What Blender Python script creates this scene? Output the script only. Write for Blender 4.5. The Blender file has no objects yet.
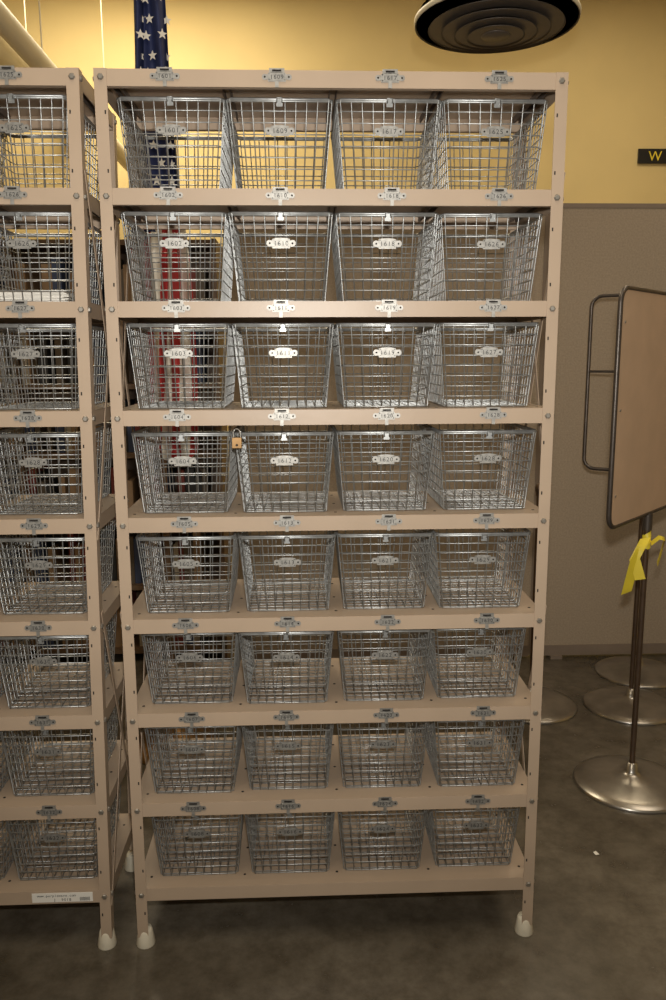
import bpy, math, random
import numpy as np
from mathutils import Vector, Matrix
random.seed(4)
S=bpy.context.scene
DEP=0.365
ZS=[2.1582,1.9097,1.6624,1.4126,1.1560,.9014,.6552,.4109,.1709]
ZT=ZS[0]
CAM=(-.0814,-1.9234,1.5344);phi,th,ro,FPX=.03954,.17435,-.00421,810.56
F=np.array([math.sin(phi)*math.cos(th),math.cos(phi)*math.cos(th),-math.sin(th)])
R0=np.array([math.cos(phi),-math.sin(phi),0.]); U0=np.cross(R0,F)
R=R0*math.cos(ro)+U0*math.sin(ro); U=-R0*math.sin(ro)+U0*math.cos(ro)
cd=bpy.data.cameras.new("camera");cam=bpy.data.objects.new("camera",cd);S.collection.objects.link(cam);S.camera=cam
cd.sensor_fit='AUTO';cd.sensor_width=36;cd.lens=FPX*36/1000;cd.clip_start=.05
M=Matrix.Identity(4)
for i in range(3):
    M[i][0]=R[i];M[i][1]=U[i];M[i][2]=-F[i];M[i][3]=CAM[i]
cam.matrix_world=M
# ---------------- materials
def mat(name,col,rough=.5,metal=0,noise=0,nscale=20,bump=0,col2=None,bscale=None,spec=None):
    m=bpy.data.materials.new(name);m.use_nodes=True;nt=m.node_tree;b=nt.nodes["Principled BSDF"]
    b.inputs["Base Color"].default_value=(*col,1);b.inputs["Roughness"].default_value=rough;b.inputs["Metallic"].default_value=metal
    if spec is not None:b.inputs["Specular IOR Level"].default_value=spec
    tc=nt.nodes.new("ShaderNodeTexCoord")
    n=nt.nodes.new("ShaderNodeTexNoise");n.inputs["Scale"].default_value=nscale;n.inputs["Detail"].default_value=6
    nt.links.new(tc.outputs["Object"],n.inputs["Vector"])
    r=nt.nodes.new("ShaderNodeValToRGB");r.color_ramp.elements[0].position=.3;r.color_ramp.elements[1].position=.7
    c2=col2 if col2 else tuple(c*(1-noise) for c in col)
    r.color_ramp.elements[0].color=(*c2,1);r.color_ramp.elements[1].color=(*col,1)
    nt.links.new(n.outputs["Fac"],r.inputs["Fac"]);nt.links.new(r.outputs["Color"],b.inputs["Base Color"])
    if bump:
        n2=nt.nodes.new("ShaderNodeTexNoise");n2.inputs["Scale"].default_value=bscale or nscale*5;n2.inputs["Detail"].default_value=3
        nt.links.new(tc.outputs["Object"],n2.inputs["Vector"])
        bp=nt.nodes.new("ShaderNodeBump");bp.inputs["Strength"].default_value=bump;bp.inputs["Distance"].default_value=.01
        nt.links.new(n2.outputs["Fac"],bp.inputs["Height"]);nt.links.new(bp.outputs["Normal"],b.inputs["Normal"])
    return m
PAINT=mat("beige_enamel",(.455,.345,.247),.40,0,.10,6,.03)
BOLT=mat("zinc_bolt",(.42,.39,.34),.4,.8,.2,60)
WIRE=mat("zinc_wire",(.49,.50,.49),.40,.72,.4,40)
PLATE=mat("nickel_plate",(.42,.405,.37),.48,.65,.35,80)
INK=mat("ink",(.03,.03,.03),.6)
HOLE=mat("hole_dark",(.015,.012,.01),.9)
RUN=mat("runner_steel",(.16,.13,.11),.5,.3,.2,20)
FOOT=mat("rubber_foot",(.72,.66,.52),.6,0,.15,40)
CHROME=mat("worn_chrome",(.50,.47,.42),.28,.9,.35,12)
POLE=mat("bronze_pole",(.20,.14,.10),.35,.8,.3,20)
FRAME=mat("dark_steel_frame",(.13,.11,.095),.4,.7,.3,20)
BOARD=mat("tan_board",(.60,.42,.28),.6,0,.12,8)
YEL=mat("caution_yellow",(.85,.68,.05),.45,0,.1,20)
PAPER=mat("paper",(.8,.77,.7),.8,0,.05,10)
FABRIC=mat("partition_fabric",(.42,.335,.24),.95,0,.22,120,.3,bscale=400)
TRIM=mat("partition_trim",(.27,.21,.16),.5,.2,.1,20)
WALL=mat("yellow_wall",(.74,.59,.28),.75,0,.08,2,.05)
CEIL=mat("ceiling_paint",(.7,.6,.38),.9,0,.08,3)
DUCT=mat("duct_paint",(.75,.68,.50),.5,0,.08,6)
DIFF=mat("diffuser_metal",(.13,.11,.09),.5,.3,.15,20)
BRASS=mat("brass",(.30,.18,.08),.45,.85,.3,50)
WOOD=mat("bookcase_wood",(.18,.11,.06),.5,0,.4,9,.05)
RED=mat("flag_red",(.42,.03,.03),.7,0,.15,15)
WHT=mat("flag_white",(.72,.68,.60),.7,0,.08,15)
BLU=mat("flag_blue",(.018,.028,.10),.7,0,.3,15)
BLACK=mat("black_plastic",(.012,.012,.012),.4)
# mottled, stained concrete
CONC=mat("concrete_floor",(.185,.160,.122),.3,0,0,1.7,.04,col2=(.095,.080,.058),bscale=30)
nt=CONC.node_tree;b=nt.nodes["Principled BSDF"];tc=nt.nodes.new("ShaderNodeTexCoord")
src=b.inputs["Base Color"].links[0].from_socket
n3=nt.nodes.new("ShaderNodeTexNoise");n3.inputs["Scale"].default_value=9;n3.inputs["Detail"].default_value=8;n3.inputs["Roughness"].default_value=.7
nt.links.new(tc.outputs["Object"],n3.inputs["Vector"])
r3=nt.nodes.new("ShaderNodeValToRGB");r3.color_ramp.elements[0].position=.36;r3.color_ramp.elements[1].position=.62
r3.color_ramp.elements[0].color=(.55,.53,.5,1);r3.color_ramp.elements[1].color=(1,1,1,1);nt.links.new(n3.outputs["Fac"],r3.inputs["Fac"])
mx=nt.nodes.new("ShaderNodeMixRGB");mx.blend_type='MULTIPLY';mx.inputs[0].default_value=1
nt.links.new(src,mx.inputs[1]);nt.links.new(r3.outputs["Color"],mx.inputs[2]);nt.links.new(mx.outputs[0],b.inputs["Base Color"])
mr=nt.nodes.new("ShaderNodeMapRange");mr.inputs[3].default_value=.34;mr.inputs[4].default_value=.16
nt.links.new(n3.outputs["Fac"],mr.inputs[0]);nt.links.new(mr.outputs[0],b.inputs["Roughness"])
BOOKS=[mat("book_%d"%i,c,.6,0,.15,20) for i,c in enumerate([(.2,.04,.03),(.05,.07,.14),(.4,.34,.25),(.03,.03,.03),(.12,.09,.06),(.3,.19,.1)])]
# ---------------- mesh builder
class MB:
    def __init__(s,tf=None): s.v=[];s.f=[];s.mi=[];s.sm=[];s.mats=[];s.tf=tf
    def m(s,mt):
        if mt not in s.mats:s.mats.append(mt)
        return s.mats.index(mt)
    def add(s,vs,fs,mt,smooth=False):
        b=len(s.v);k=s.m(mt)
        s.v+= [tuple(v) for v in vs]
        for f in fs:
            s.f.append([b+i for i in f]);s.mi.append(k);s.sm.append(smooth)
    def box(s,a,b,mt):
        x0,y0,z0=a;x1,y1,z1=b
        s.add([(x0,y0,z0),(x1,y0,z0),(x1,y1,z0),(x0,y1,z0),(x0,y0,z1),(x1,y0,z1),(x1,y1,z1),(x0,y1,z1)],
              [(0,3,2,1),(4,5,6,7),(0,1,5,4),(1,2,6,5),(2,3,7,6),(3,0,4,7)],mt)
    def tube(s,pts,r,mt,ref,n=6,closed=False):
        pts=[Vector(q) for q in pts];ref=Vector(ref).normalized();N=len(pts);vs=[];fs=[]
        for i in range(N):
            if closed: a=pts[i-1];c=pts[(i+1)%N]
            else: a=pts[max(i-1,0)];c=pts[min(i+1,N-1)]
            b=pts[i]
            t1=(b-a).normalized() if (b-a).length>0 else (c-b).normalized()
            t2=(c-b).normalized() if (c-b).length>0 else t1
            T=(t1+t2).normalized();B=T.cross(ref).normalized();Nn=B.cross(T).normalized()
            k=1/max(.5,T.dot(t1))
            for j in range(n):
                an=2*math.pi*(j+.5)/n
                vs.append(b+B*(r*k*math.cos(an))+Nn*(r*math.sin(an)))
        for i in range(N if closed else N-1):
            i2=(i+1)%N
            for j in range(n):
                j2=(j+1)%n;fs.append((i*n+j,i*n+j2,i2*n+j2,i2*n+j))
        s.add(vs,fs,mt,True)
        if not closed: s.add(vs[:n],[tuple(range(n))],mt);s.add(vs[-n:],[tuple(range(n))[::-1]],mt)
    def lathe(s,prof,c,mt,n=32,mx=None,smooth=True):
        vs=[];fs=[]
        for (r,z) in prof:
            for j in range(n):
                a=2*math.pi*j/n;q=Vector((r*math.cos(a),r*math.sin(a),z))
                if mx:q=mx@q
                vs.append(q+Vector(c))
        for i in range(len(prof)-1):
            for j in range(n):
                j2=(j+1)%n;fs.append((i*n+j,i*n+j2,(i+1)*n+j2,(i+1)*n+j))
        s.add(vs,fs,mt,smooth)
        for i in (0,len(prof)-1):
            if prof[i][0]>1e-4: s.add(vs[i*n:(i+1)*n],[tuple(range(n))],mt)
    def extr(s,out,y0,y1,cx,cz,mt):
        n=len(out)
        vs=[(cx+a,y0,cz+b) for a,b in out]+[(cx+a,y1,cz+b) for a,b in out]
        fs=[tuple(range(n)),tuple(range(2*n-1,n-1,-1))]+[(i,i+n,(i+1)%n+n,(i+1)%n) for i in range(n)]
        s.add(vs,fs,mt)
    def obj(s,name,parent=None,loc=None,rot=None):
        me=bpy.data.meshes.new(name)
        vs=[s.tf(v) for v in s.v] if s.tf else s.v
        me.from_pydata(vs,[],s.f)
        for mt in s.mats:me.materials.append(mt)
        me.polygons.foreach_set("material_index",s.mi);me.polygons.foreach_set("use_smooth",s.sm);me.update()
        o=bpy.data.objects.new(name,me);S.collection.objects.link(o)
        if parent:o.parent=parent
        if loc:o.location=loc
        if rot:o.rotation_euler=rot
        return o
def link(me,name,loc,parent=None):
    o=bpy.data.objects.new(name,me);S.collection.objects.link(o);o.location=loc
    if parent:o.parent=parent
    return o
def empty(name,loc=(0,0,0)):
    o=bpy.data.objects.new(name,None);S.collection.objects.link(o);o.location=loc;o.empty_display_size=.1;return o
# glyphs
GL={}
def glyph(ch):
    if ch in GL:return GL[ch]
    c=bpy.data.curves.new("g",'FONT');c.body=ch;c.size=1;c.resolution_u=3;c.align_x='CENTER'
    o=bpy.data.objects.new("g",c);S.collection.objects.link(o);bpy.context.view_layer.update()
    me=o.to_mesh();vs=[tuple(v.co) for v in me.vertices];fs=[tuple(q.vertices) for q in me.polygons]
    o.to_mesh_clear();bpy.data.objects.remove(o);bpy.data.curves.remove(c)
    GL[ch]=(vs,fs);return GL[ch]
def text(mb,st,cx,y,cz,size,mt,adv=.6):
    x=cx-adv*size*(len(st)-1)/2
    for ch in st:
        if ch!=' ':
            vs,fs=glyph(ch);mb.add([(x+a*size,y,cz+(b-.35)*size) for a,b,_ in vs],fs,mt)
        x+=adv*size
def plate_outline(w,h):
    out=[];re=h*.34;ex=w/2-re;bx=w*.30
    for a in range(-75,76,25):out.append((ex+re*math.cos(math.radians(a)),re*math.sin(math.radians(a))))
    out+= [(bx,re*.8),(bx,h*.42),(bx*.6,h*.5),(0,h*.54),(-bx*.6,h*.5),(-bx,h*.42),(-bx,re*.8)]
    for a in range(105,256,25):out.append((-ex+re*math.cos(math.radians(a)),re*math.sin(math.radians(a))))
    out+= [(-bx,-re*.8),(-bx,-h*.5),(bx,-h*.5),(bx,-re*.8)]
    return out
RX=Matrix.Rotation(math.pi/2,4,'X')
def plate(mb,cx,y,cz,w,h):
    mb.extr(plate_outline(w,h),y-.0015,y,cx,cz,PLATE)
    a,b=w*.27,h*.36
    for (x0,z0,x1,z1) in ((-a,b-.002,a,b),(-a,-b,a,-b+.002),(-a,-b,-a+.002,b),(a-.002,-b,a,b)):
        mb.box((cx+x0,y-.0028,cz+z0),(cx+x1,y-.0014,cz+z1),PLATE)
    for sx in (-1,1): mb.lathe([(.0022,0),(.0022,.0006)],(cx+sx*(w/2-h*.34),y-.0016,cz),HOLE,8,RX)
# ---------------- basket
tw,td,bw,bd_,BH=.119,.165,.102,.146,.195
def basket_mesh():
    mb=MB();h=BH;r=.0014
    def pt(u,v,t):
        w=bw+(tw-bw)*t;d=bd_+(td-bd_)*t;return (u*w,v*d,t*h+.003)
    for i in range(10):
        u=-.94+1.88*i/9
        mb.tube([pt(u,-1,1),pt(u,-1,0),pt(u,1,0),pt(u,1,1)],r,WIRE,(1,0,0))
    for i in range(13):
        v=-.95+1.9*i/12
        mb.tube([pt(-1,v,1),pt(-1,v,0),pt(1,v,0),pt(1,v,1)],r,WIRE,(0,1,0))
    def hoop(t,r):
        q=[];c=.09
        for u,v in ((-1+c,-1),(1-c,-1),(1,-1+c*.7),(1,1-c*.7),(1-c,1),(-1+c,1),(-1,1-c*.7),(-1,-1+c*.7)):q.append(pt(u,v,t))
        mb.tube(q,r,WIRE,(0,0,1),closed=True)
    for k in range(8):hoop(k/8,r)
    hoop(1,.0034);hoop(.98,.0028)
    mb.box((-.007,-.171,h-.014),(.007,-.1685,h+.004),WIRE)
    mb.tube([(-.006,-.171,h-.006),(-.006,-.177,h-.006),(-.006,-.177,h+.003),(.006,-.177,h+.003),(.006,-.177,h-.006),(.006,-.171,h-.006)],.0013,WIRE,(0,0,1))
    tz=.66;yy=-(bd_+(td-bd_)*tz)-.003
    plate(mb,0,yy,.003+tz*h,.068,.023)
    o=mb.obj("wire_basket");me=o.data;bpy.data.objects.remove(o);return me
BM=basket_mesh();PLATE_Y=-(bd_+(td-bd_)*.66)-.003-.0018;PLATE_Z=.003+.66*BH
BX=[-.3675,-.1205,.1265,.3735]
RB=(-.4915,-.244,.003,.250,.4975)
LIP=.036
def rack(name,x0,shear):
    tf=lambda v:(v[0]+shear*v[2],v[1],v[2])
    root=empty(name,(x0,0,0))
    mb=MB(tf)
    for sx in (-1,1):
        for fy in (0,1):
            y=0 if fy==0 else DEP-.002
            xa,xb=sorted((sx*.525,sx*.497));mb.box((xa,y,.03),(xb,y+.002,ZT),PAINT)
            xa,xb=sorted((sx*.525,sx*.523))
            ya,yb=(0.002,.03) if fy==0 else (DEP-.03,DEP-.002)
            mb.box((xa,ya,.03),(xb,yb,ZT),PAINT)
            if fy==0:
                k=.10
                while k<ZT-.04:
                    mb.box((sx*.503-.0016,-.0003,k-.004),(sx*.503+.0016,.0005,k+.004),HOLE);k+=.123
    mb.obj("posts",root)
    mb=MB(tf)
    for i,z in enumerate(ZS):
        mb.box((-.5225,.003,z-.002),(.5225,DEP-.003,z),PAINT)
        for (y0,y1) in ((.0022,.0042),(DEP-.0042,DEP-.0022)):
            mb.box((-.5225,y0,z-LIP),(.5225,y1,z-.0005),PAINT)
        mb.box((-.5225,.004,z-LIP),(.5225,.018,z-LIP+.002),PAINT)
        mb.box((-.5225,DEP-.018,z-LIP),(.5225,DEP-.004,z-LIP+.002),PAINT)
        for sx in (-1,1):
            a,b=sorted((sx*.5225,sx*.5205));mb.box((a,.004,z-LIP),(b,DEP-.004,z-.0005),PAINT)
        if i:
            for bx in RB:
                for yy in (.05,.17,.30):
                    mb.lathe([(.0038,0),(.0038,.0005)],(bx,yy,z),HOLE,8)
    mb.obj("shelves",root)
    mb=MB(tf)
    for i in range(8):
        z=ZS[i]
        for bx in RB:
            mb.box((bx-.009,.02,z-.018),(bx-.007,DEP-.02,z-.002),RUN)
            mb.box((bx+.007,.02,z-.018),(bx+.009,DEP-.02,z-.002),RUN)
    mb.obj("runners",root)
    mb=MB(tf)
    for i in range(9):
        z=ZS[i]-LIP/2
        for sx in (-1,1):
            mb.lathe([(.0075,0),(.0075,.0025),(.005,.0045)],(sx*.510,0,z),BOLT,6,RX,False)
            for yy in (.014,DEP-.014):
                RYm=Matrix.Rotation(sx*math.pi/2,4,'Y')
                mb.lathe([(.007,0),(.007,.0025),(.005,.0045)],(sx*.525,yy,z),BOLT,6,RYm,False)
    mb.obj("bolts",root)
    mb=MB(tf)
    for sx in (-1,1):
        for (za,zb) in ((.12,.92),(1.1,1.95)):
            for (s,e) in ((za,zb),(zb,za)):
                off=sx*(.5262+(.0022 if s>e else 0))
                p0=Vector((off,.012,s));p1=Vector((off,DEP-.012,e));d=(p1-p0).normalized();nrm=Vector((0,-d.z,d.y))*.008
                t=Vector((.0008,0,0))
                vs=[p0-nrm-t,p0+nrm-t,p1+nrm-t,p1-nrm-t,p0-nrm+t,p0+nrm+t,p1+nrm+t,p1-nrm+t]
                mb.add(vs,[(0,1,2,3),(7,6,5,4),(0,4,5,1),(1,5,6,2),(2,6,7,3),(3,7,4,0)],PAINT)
    mb.obj("cross_braces",root)
    mb=MB(tf)
    for sx in (-1,1):
        for y in (.017,DEP-.017):
            mb.lathe([(.024,0),(.025,.004),(.019,.04),(.016,.048),(.0,.048)],(sx*.508,y,0),FOOT,20)
    mb.obj("feet",root)
    mb=MB(tf)
    for i in range(8):
        z=ZS[i]-LIP*.42
        for c,bx in enumerate(BX):
            cx=bx+random.uniform(-.006,.006)
            plate(mb,cx,.0015,z,.066,.019)
            text(mb,str(1600+c*8+i+1),cx,-.0009,z,.013,INK)
            mb.box((cx-.004,-.003,z-.022),(cx+.004,-.0015,z-.008),PLATE)
            mb.box((cx-.017,.0,z+.009),(cx+.017,.0015,z+.018),PLATE)
            mb.box((cx-.010,-.0006,z+.011),(cx+.010,.0,z+.015),HOLE)
    mb.obj("number_plates",root)
    for i in range(1,9):
        for c,bx in enumerate(BX):
            z=ZS[i]
            o=link(BM,"wire_basket",(x0+shear*z+bx+random.uniform(-.002,.002),.02+.178+random.uniform(-.006,.006),z+.0005))
            o.rotation_euler=(0,0,random.uniform(-.012,.012))
            t=MB();text(t,str(1600+c*8+i),0,PLATE_Y,PLATE_Z,.015,INK);t.obj("plate_number",o)
    return root
rack("basket_storage_rack",0,0)
LX,LSH=-1.118,.017
rack("basket_storage_rack",LX,LSH)
st=MB();zz=ZS[8]-.0175
st.box((-.078,-.0012,-.013),(.078,0,.013),PAPER);text(st,"www.purplewave.com",-.015,-.0016,.006,.010,INK,.55);text(st,"J  9018",0,-.0016,-.006,.011,INK)
for k in range(12): st.box((.045+k*.0022,-.0016,-.010),(.045+k*.0022+.0011,-.0013,.0),INK)
st.obj("inventory_sticker",None,(-.714,0.0018,zz))
pl=MB();pl.box((-.012,-.006,-.026),(.012,.006,0),BRASS)
pl.tube([(-.008,0,-.002),(-.008,0,.012),(-.005,0,.018),(0,0,.020),(.005,0,.018),(.008,0,.012),(.008,0,-.002)],.0022,CHROME,(0,1,0))
pl.lathe([(.003,0),(.003,.001)],(0,-.006,-.018),HOLE,8,RX)
o=pl.obj("padlock",None,(-.233,.006,1.348));bv=o.modifiers.new("b",'BEVEL');bv.width=.0015;bv.limit_method='ANGLE'
pp=MB()
for k in range(8):
    a=random.uniform(-.1,.1);ca,sa=math.cos(a),math.sin(a)
    q=[(-.08,-.12),(.08,-.12),(.08,.12),(-.08,.12)];q=[(x*ca-y*sa,x*sa+y*ca) for x,y in q]
    z=k*.003;vs=[(x,y,z) for x,y in q]+[(x,y,z+.0025) for x,y in q]
    pp.add(vs,[(0,3,2,1),(4,5,6,7),(0,1,5,4),(1,2,6,5),(2,3,7,6),(3,0,4,7)],PAPER)
pp.obj("paper_stack",None,(LX+BX[3]+LSH*1.66,.198,ZS[2]+.007))
# ---------------- room
XL,XR,YB,YF,H=-4.2,4.6,4.9,-3.6,4.4
def rb(name,a,b,mt):
    m=MB();m.box(a,b,mt);return m.obj(name)
rb("floor",(XL-.1,YF-.1,-.1),(XR+.1,YB+.1,0),CONC)
rb("ceiling",(XL-.1,YF-.1,H),(XR+.1,YB+.1,H+.1),CEIL)
rb("wall_back",(XL-.1,YB,0),(XR+.1,YB+.1,H),WALL)
rb("wall_left",(XL-.1,YF,0),(XL,YB,H),WALL)
rb("wall_right",(XR,YF,0),(XR+.1,YB,H),WALL)
rb("baseboard_back",(XL,YB-.015,0),(XR,YB,.1),TRIM)
PY=2.01
root=empty("cubicle_partition",(0,PY,0));m=MB();x=-.43
for k in range(3):
    x1=x+1.52
    m.box((x+.012,0,.07),(x1-.012,.05,2.22),FABRIC)
    m.box((x,-.003,.02),(x+.012,.053,2.24),TRIM);m.box((x1-.012,-.003,.02),(x1,.053,2.24),TRIM)
    m.box((x+.012,-.004,2.22),(x1-.012,.054,2.24),TRIM);m.box((x+.012,-.004,.015),(x1-.012,.054,.07),TRIM)
    m.box((x+.1,-.02,0),(x+.16,.07,.015),TRIM);x=x1
m.obj("panels",root)
root=empty("bookcase",(-2.42,2.05,0));m=MB();bw2,bh,bd=1.95,2.085,.34
m.box((0,0,0),(.025,bd,bh),WOOD);m.box((bw2-.025,0,0),(bw2,bd,bh),WOOD);m.box((.025,bd-.01,0),(bw2-.025,bd,bh),WOOD);m.box((bw2/2-.012,0,.05),(bw2/2+.012,bd-.01,bh-.03),WOOD)
for k in range(7):
    z=.05+k*(bh-.08)/6;m.box((.025,0,z),(bw2-.025,bd-.01,z+.025),WOOD)
m.obj("carcass",root)
m=MB()
for k in range(6):
    z=.075+k*(bh-.08)/6;x=.04
    while x<bw2-.1:
        if abs(x-bw2/2)<.06: x=bw2/2+.02
        w=random.uniform(.018,.05);hh=random.uniform(.18,.27)
        if random.random()<.75: m.box((x,.03+random.uniform(0,.02),z),(x+w,.26,z+hh),random.choice(BOOKS))
        x+=w+.002
m.obj("books",root)
# flag
fx,fy=-.60,1.13
root=empty("american_flag_on_pole",(fx,fy,0));m=MB()
m.lathe([(.17,0),(.17,.02),(.10,.05),(.03,.09),(.02,.12)],(0,0,0),BRASS,32);m.tube([(0,0,.1),(0,0,2.95)],.013,WOOD,(1,0,0),12)
m.lathe([(.0,-.04),(.025,-.03),(.04,0),(.025,.03),(0,.04)],(0,0,2.98),BRASS,16);m.obj("pole_and_base",root)
NR,NC=80,108
def fp(u,t):
    z=2.76-1.62*t
    w=.10+.10*min(1,t*1.8)
    x=.02+.025*t+w*(u-.5)+.010*math.sin(7*t+9*u)
    y=-.02-(.014+.02*t)*(1+math.sin(u*2*math.pi*3.0+1.5*math.sin(t*3)))-.01*math.sin(11*u+5*t)
    if t>.85: z+=.16*(abs(u-.6))*(t-.85)/.15
    return Vector((x,y,z))
vs=[fp(j/NC,i/NR) for i in range(NR+1) for j in range(NC+1)]
m=MB();idx=lambda i,j:i*(NC+1)+j
for i in range(NR):
    for j in range(NC):
        u,t=(j+.5)/NC,(i+.5)/NR
        if t<.42+.10*(1-u): mt=BLU
        else: mt=RED if int(u*7.2+t*3.4)%2 else WHT
        k=m.m(mt)
        m.f.append([idx(i,j),idx(i,j+1),idx(i+1,j+1),idx(i+1,j)]);m.mi.append(k);m.sm.append(True)
m.v=[tuple(v) for v in vs];m.obj("flag_cloth",root)
m=MB()
for a in range(13):
    for b in range(3):
        u=.12+.32*b+(.14 if a%2 else 0);t=.02+a*.036
        if u>.97 or t>.42+.10*(1-u)-.02:continue
        c=fp(u,t);e=.05
        nx=(fp(u+e*.3,t)-c);nz=(fp(u,t+.01)-c);nx.normalize();nz.normalize();n=nx.cross(nz).normalized()
        if n.y>0:n=-n
        n=(n+Vector((0,-1.5,0))).normalized();sx=Vector((1,0,0));sx=(sx-n*sx.dot(n)).normalized()
        pts=[]
        for q in range(10):
            rr=.018 if q%2==0 else .0075;an=math.pi/2+q*math.pi/5
            pts.append(c+n*.012+sx*rr*math.cos(an)+Vector((0,0,1))*rr*math.sin(an))
        m.add(pts,[tuple(range(10))],WHT)
m.obj("stars",root)
# ---------------- sign stands
def base(mb,r=.2):
    mb.lathe([(r,0),(r+.002,.006),(r-.004,.012),(r*.8,.022),(r*.45,.034),(.035,.045),(.022,.055),(.018,.085),(0,.085)],(0,0,0),CHROME,56)
def stand(name,loc,rot,panel,half,z0,z1):
    root=empty(name,loc);root.rotation_euler=(0,0,rot)
    mb=MB();base(mb);mb.obj("round_base",root)
    mb=MB();mb.tube([(0,0,.06),(0,0,z0)],.010,POLE,(1,0,0),12);mb.lathe([(.016,z0-.06),(.016,z0)],(0,0,0),FRAME,12);mb.obj("pole",root)
    mb=MB();pts=[];r=.045;zc=(z0+z1)/2
    for cx,cz,a0 in ((half-r,z0+r,-90),(half-r,z1-r,0),(-half+r,z1-r,90),(-half+r,z0+r,180)):
        for k in range(6):
            a=math.radians(a0+k*18);pts.append((cx+r*math.cos(a),0,cz+r*math.sin(a)))
    mb.tube(pts,.008,FRAME,(0,1,0),8,True)
    if panel:
        o=[(x*.985,(z-zc)*.99) for x,_,z in pts];mb.extr(o,-.005,.005,0,zc,BOARD)
        for sx in(-1,1):
            for q in (z0+.1,zc,z1-.1): mb.lathe([(.004,0),(.004,.003)],(sx*(half-.03),-.005,q),BOLT,8,RX)
    else: mb.tube([(-half,0,z0+.42),(half,0,z0+.42)],.006,FRAME,(0,1,0),8)
    mb.obj("sign_frame",root);return root
s1=stand("sign_stand",(1.105,.758,0),math.radians(47),True,.345,1.005,1.735)
stand("sign_stand",(1.37,1.415,0),math.radians(-37),False,.26,1.05,1.785)
def stanchion(loc):
    root=empty("stanchion_post",loc);mb=MB();base(mb);mb.obj("round_base",root)
    mb=MB();mb.tube([(0,0,.06),(0,0,.98)],.010,POLE,(1,0,0),12)
    mb.lathe([(.014,.95),(.014,.965),(.018,.97),(.018,.985),(.012,1.0),(0,1.005)],(0,0,0),POLE,20);mb.obj("pole",root)
stanchion((1.56,1.79,0));stanchion((.932,1.448,0))
m=MB()
def strip(pts,w,side):
    side=Vector(side).normalized()*w/2;vs=[];n=len(pts)
    for q in pts:
        q=Vector(q);vs+= [q-side,q+side]
    m.add(vs,[(2*i,2*i+1,2*i+3,2*i+2) for i in range(n-1)],YEL,True)
for k in range(3):
    strip([(.014*math.cos(a),.014*math.sin(a),.0+.012*k+.01*math.sin(a+k)) for a in [i*math.pi/6 for i in range(13)]],.02,(0,0.2,1))
strip([(-.01,-.015,.0),(-.03,-.03,-.01),(-.05,-.035,-.05),(-.060,-.03,-.11),(-.07,-.035,-.15),(-.072,-.03,-.17)],.045,(1,.3,.25))
strip([(-.01,-.015,.02),(-.030,-.035,.0),(-.05,-.03,-.05),(-.03,-.04,-.12)],.035,(1,-.5,.3))
strip([(.01,-.015,.0),(.03,-.03,.025),(.05,-.03,.02),(.04,-.03,-.03),(.03,-.03,-.07)],.03,(.3,1,.3))
m.obj("yellow_ribbon",s1,(0,0,.90),(0,0,math.radians(-47)))
# floor scraps
m=MB()
for (x,y,s_) in ((.83,.35,.012),(1.25,.15,.006),(.35,-.25,.005),(-.9,-.2,.006),(1.0,.05,.005),(.62,.6,.006)):
    a=random.uniform(0,3);m.add([(x+s_*math.cos(a+k*1.4)*random.uniform(.6,1),y+s_*math.sin(a+k*1.4),.0015+.001*(k%2)) for k in range(4)],[(0,1,2,3)],PAPER)
m.obj("floor_paper_scraps")
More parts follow.
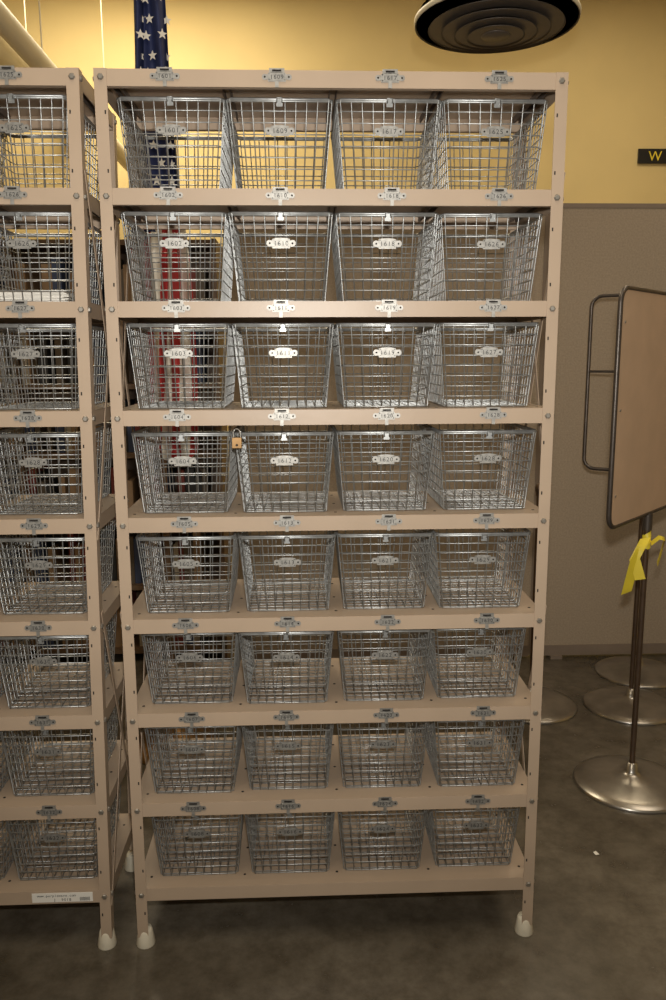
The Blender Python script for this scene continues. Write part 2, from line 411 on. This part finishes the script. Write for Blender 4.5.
# ---------------- ducts
DZ=2.746
root=empty("ceiling_diffuser_duct",(.664,1.338,DZ));m=MB()
m.lathe([(.23,.05),(.23,H-DZ)],(0,0,0),DUCT,48);m.lathe([(.235,.3),(.24,.305),(.24,.33),(.235,.335)],(0,0,0),DUCT,48)
m.lathe([(.23,.10),(.29,.04),(.305,.03),(.305,.02),(.30,.015)],(0,0,0),DUCT,56);m.obj("duct_drop",root)
m=MB()
for k,(ro_,zb) in enumerate(((.30,.015),(.25,.0),(.20,-.012),(.152,-.022),(.105,-.03))):
    m.lathe([(ro_,zb),(ro_+.002,zb-.004),(ro_-.045,zb+.035),(ro_-.047,zb+.038)],(0,0,0),DIFF,56)
m.lathe([(0,-.036),(.05,-.034),(.055,-.03),(.03,.01),(0,.01)],(0,0,0),DIFF,40)
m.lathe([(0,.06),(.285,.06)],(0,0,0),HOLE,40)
m.obj("diffuser_rings",root)
for (xx,zz,rr) in ((-1.32,2.94,.05),(-1.80,3.35,.10)):
    m=MB();m.tube([(0,YF+.2,0),(0,YB,0)],rr,DUCT,(0,0,1),24)
    for k in range(6):
        y=YF+.6+k*1.35;m.tube([(0,y,rr*.7),(0,y,H-zz)],.004,DUCT,(1,0,0),8)
    m.obj("ceiling_pipe",None,(xx,0,zz))
m=MB();m.box((0,-.01,-.055),(1.1,.01,.055),BLACK);text(m,"WELCOME",.135+.1365*3,-.012,0,.105,YEL,1.3);m.obj("wall_sign",None,(2.66,4.885,3.12))
# ---------------- lights
def area(name,loc,size,e,col,target=None):
    l=bpy.data.lights.new(name,'AREA');l.energy=e;l.color=col;l.size=size
    o=bpy.data.objects.new(name,l);S.collection.objects.link(o);o.location=loc
    if target: o.rotation_euler=(Vector(target)-Vector(loc)).to_track_quat('-Z','Y').to_euler()
    return o
l=bpy.data.lights.new("camera_flash",'SPOT');l.energy=145;l.color=(1,.96,.90);l.spot_size=math.radians(114);l.spot_blend=1;l.shadow_soft_size=.03
o=bpy.data.objects.new("camera_flash",l);S.collection.objects.link(o);loc=Vector((CAM[0]+.02,CAM[1]+.02,CAM[2]+.14));o.location=loc
o.rotation_euler=(Vector((-.08,0,1.65))-loc).to_track_quat('-Z','Y').to_euler()
area("ceiling_light",(-1.2,3.4,4.3),1.6,104,(1,.86,.63))
area("ceiling_light",(2.2,3.2,4.3),1.2,28,(1,.84,.60))
area("ceiling_light",(-.3,-1.3,4.3),1.8,42,(1,.88,.70))
area("ceiling_light",(2.2,.6,4.3),1.5,24,(1,.86,.68))
w=bpy.data.worlds.new("world");S.world=w;w.use_nodes=True;w.node_tree.nodes["Background"].inputs[0].default_value=(1,.87,.68,1);w.node_tree.nodes["Background"].inputs[1].default_value=.17
S.view_settings.view_transform='Standard'
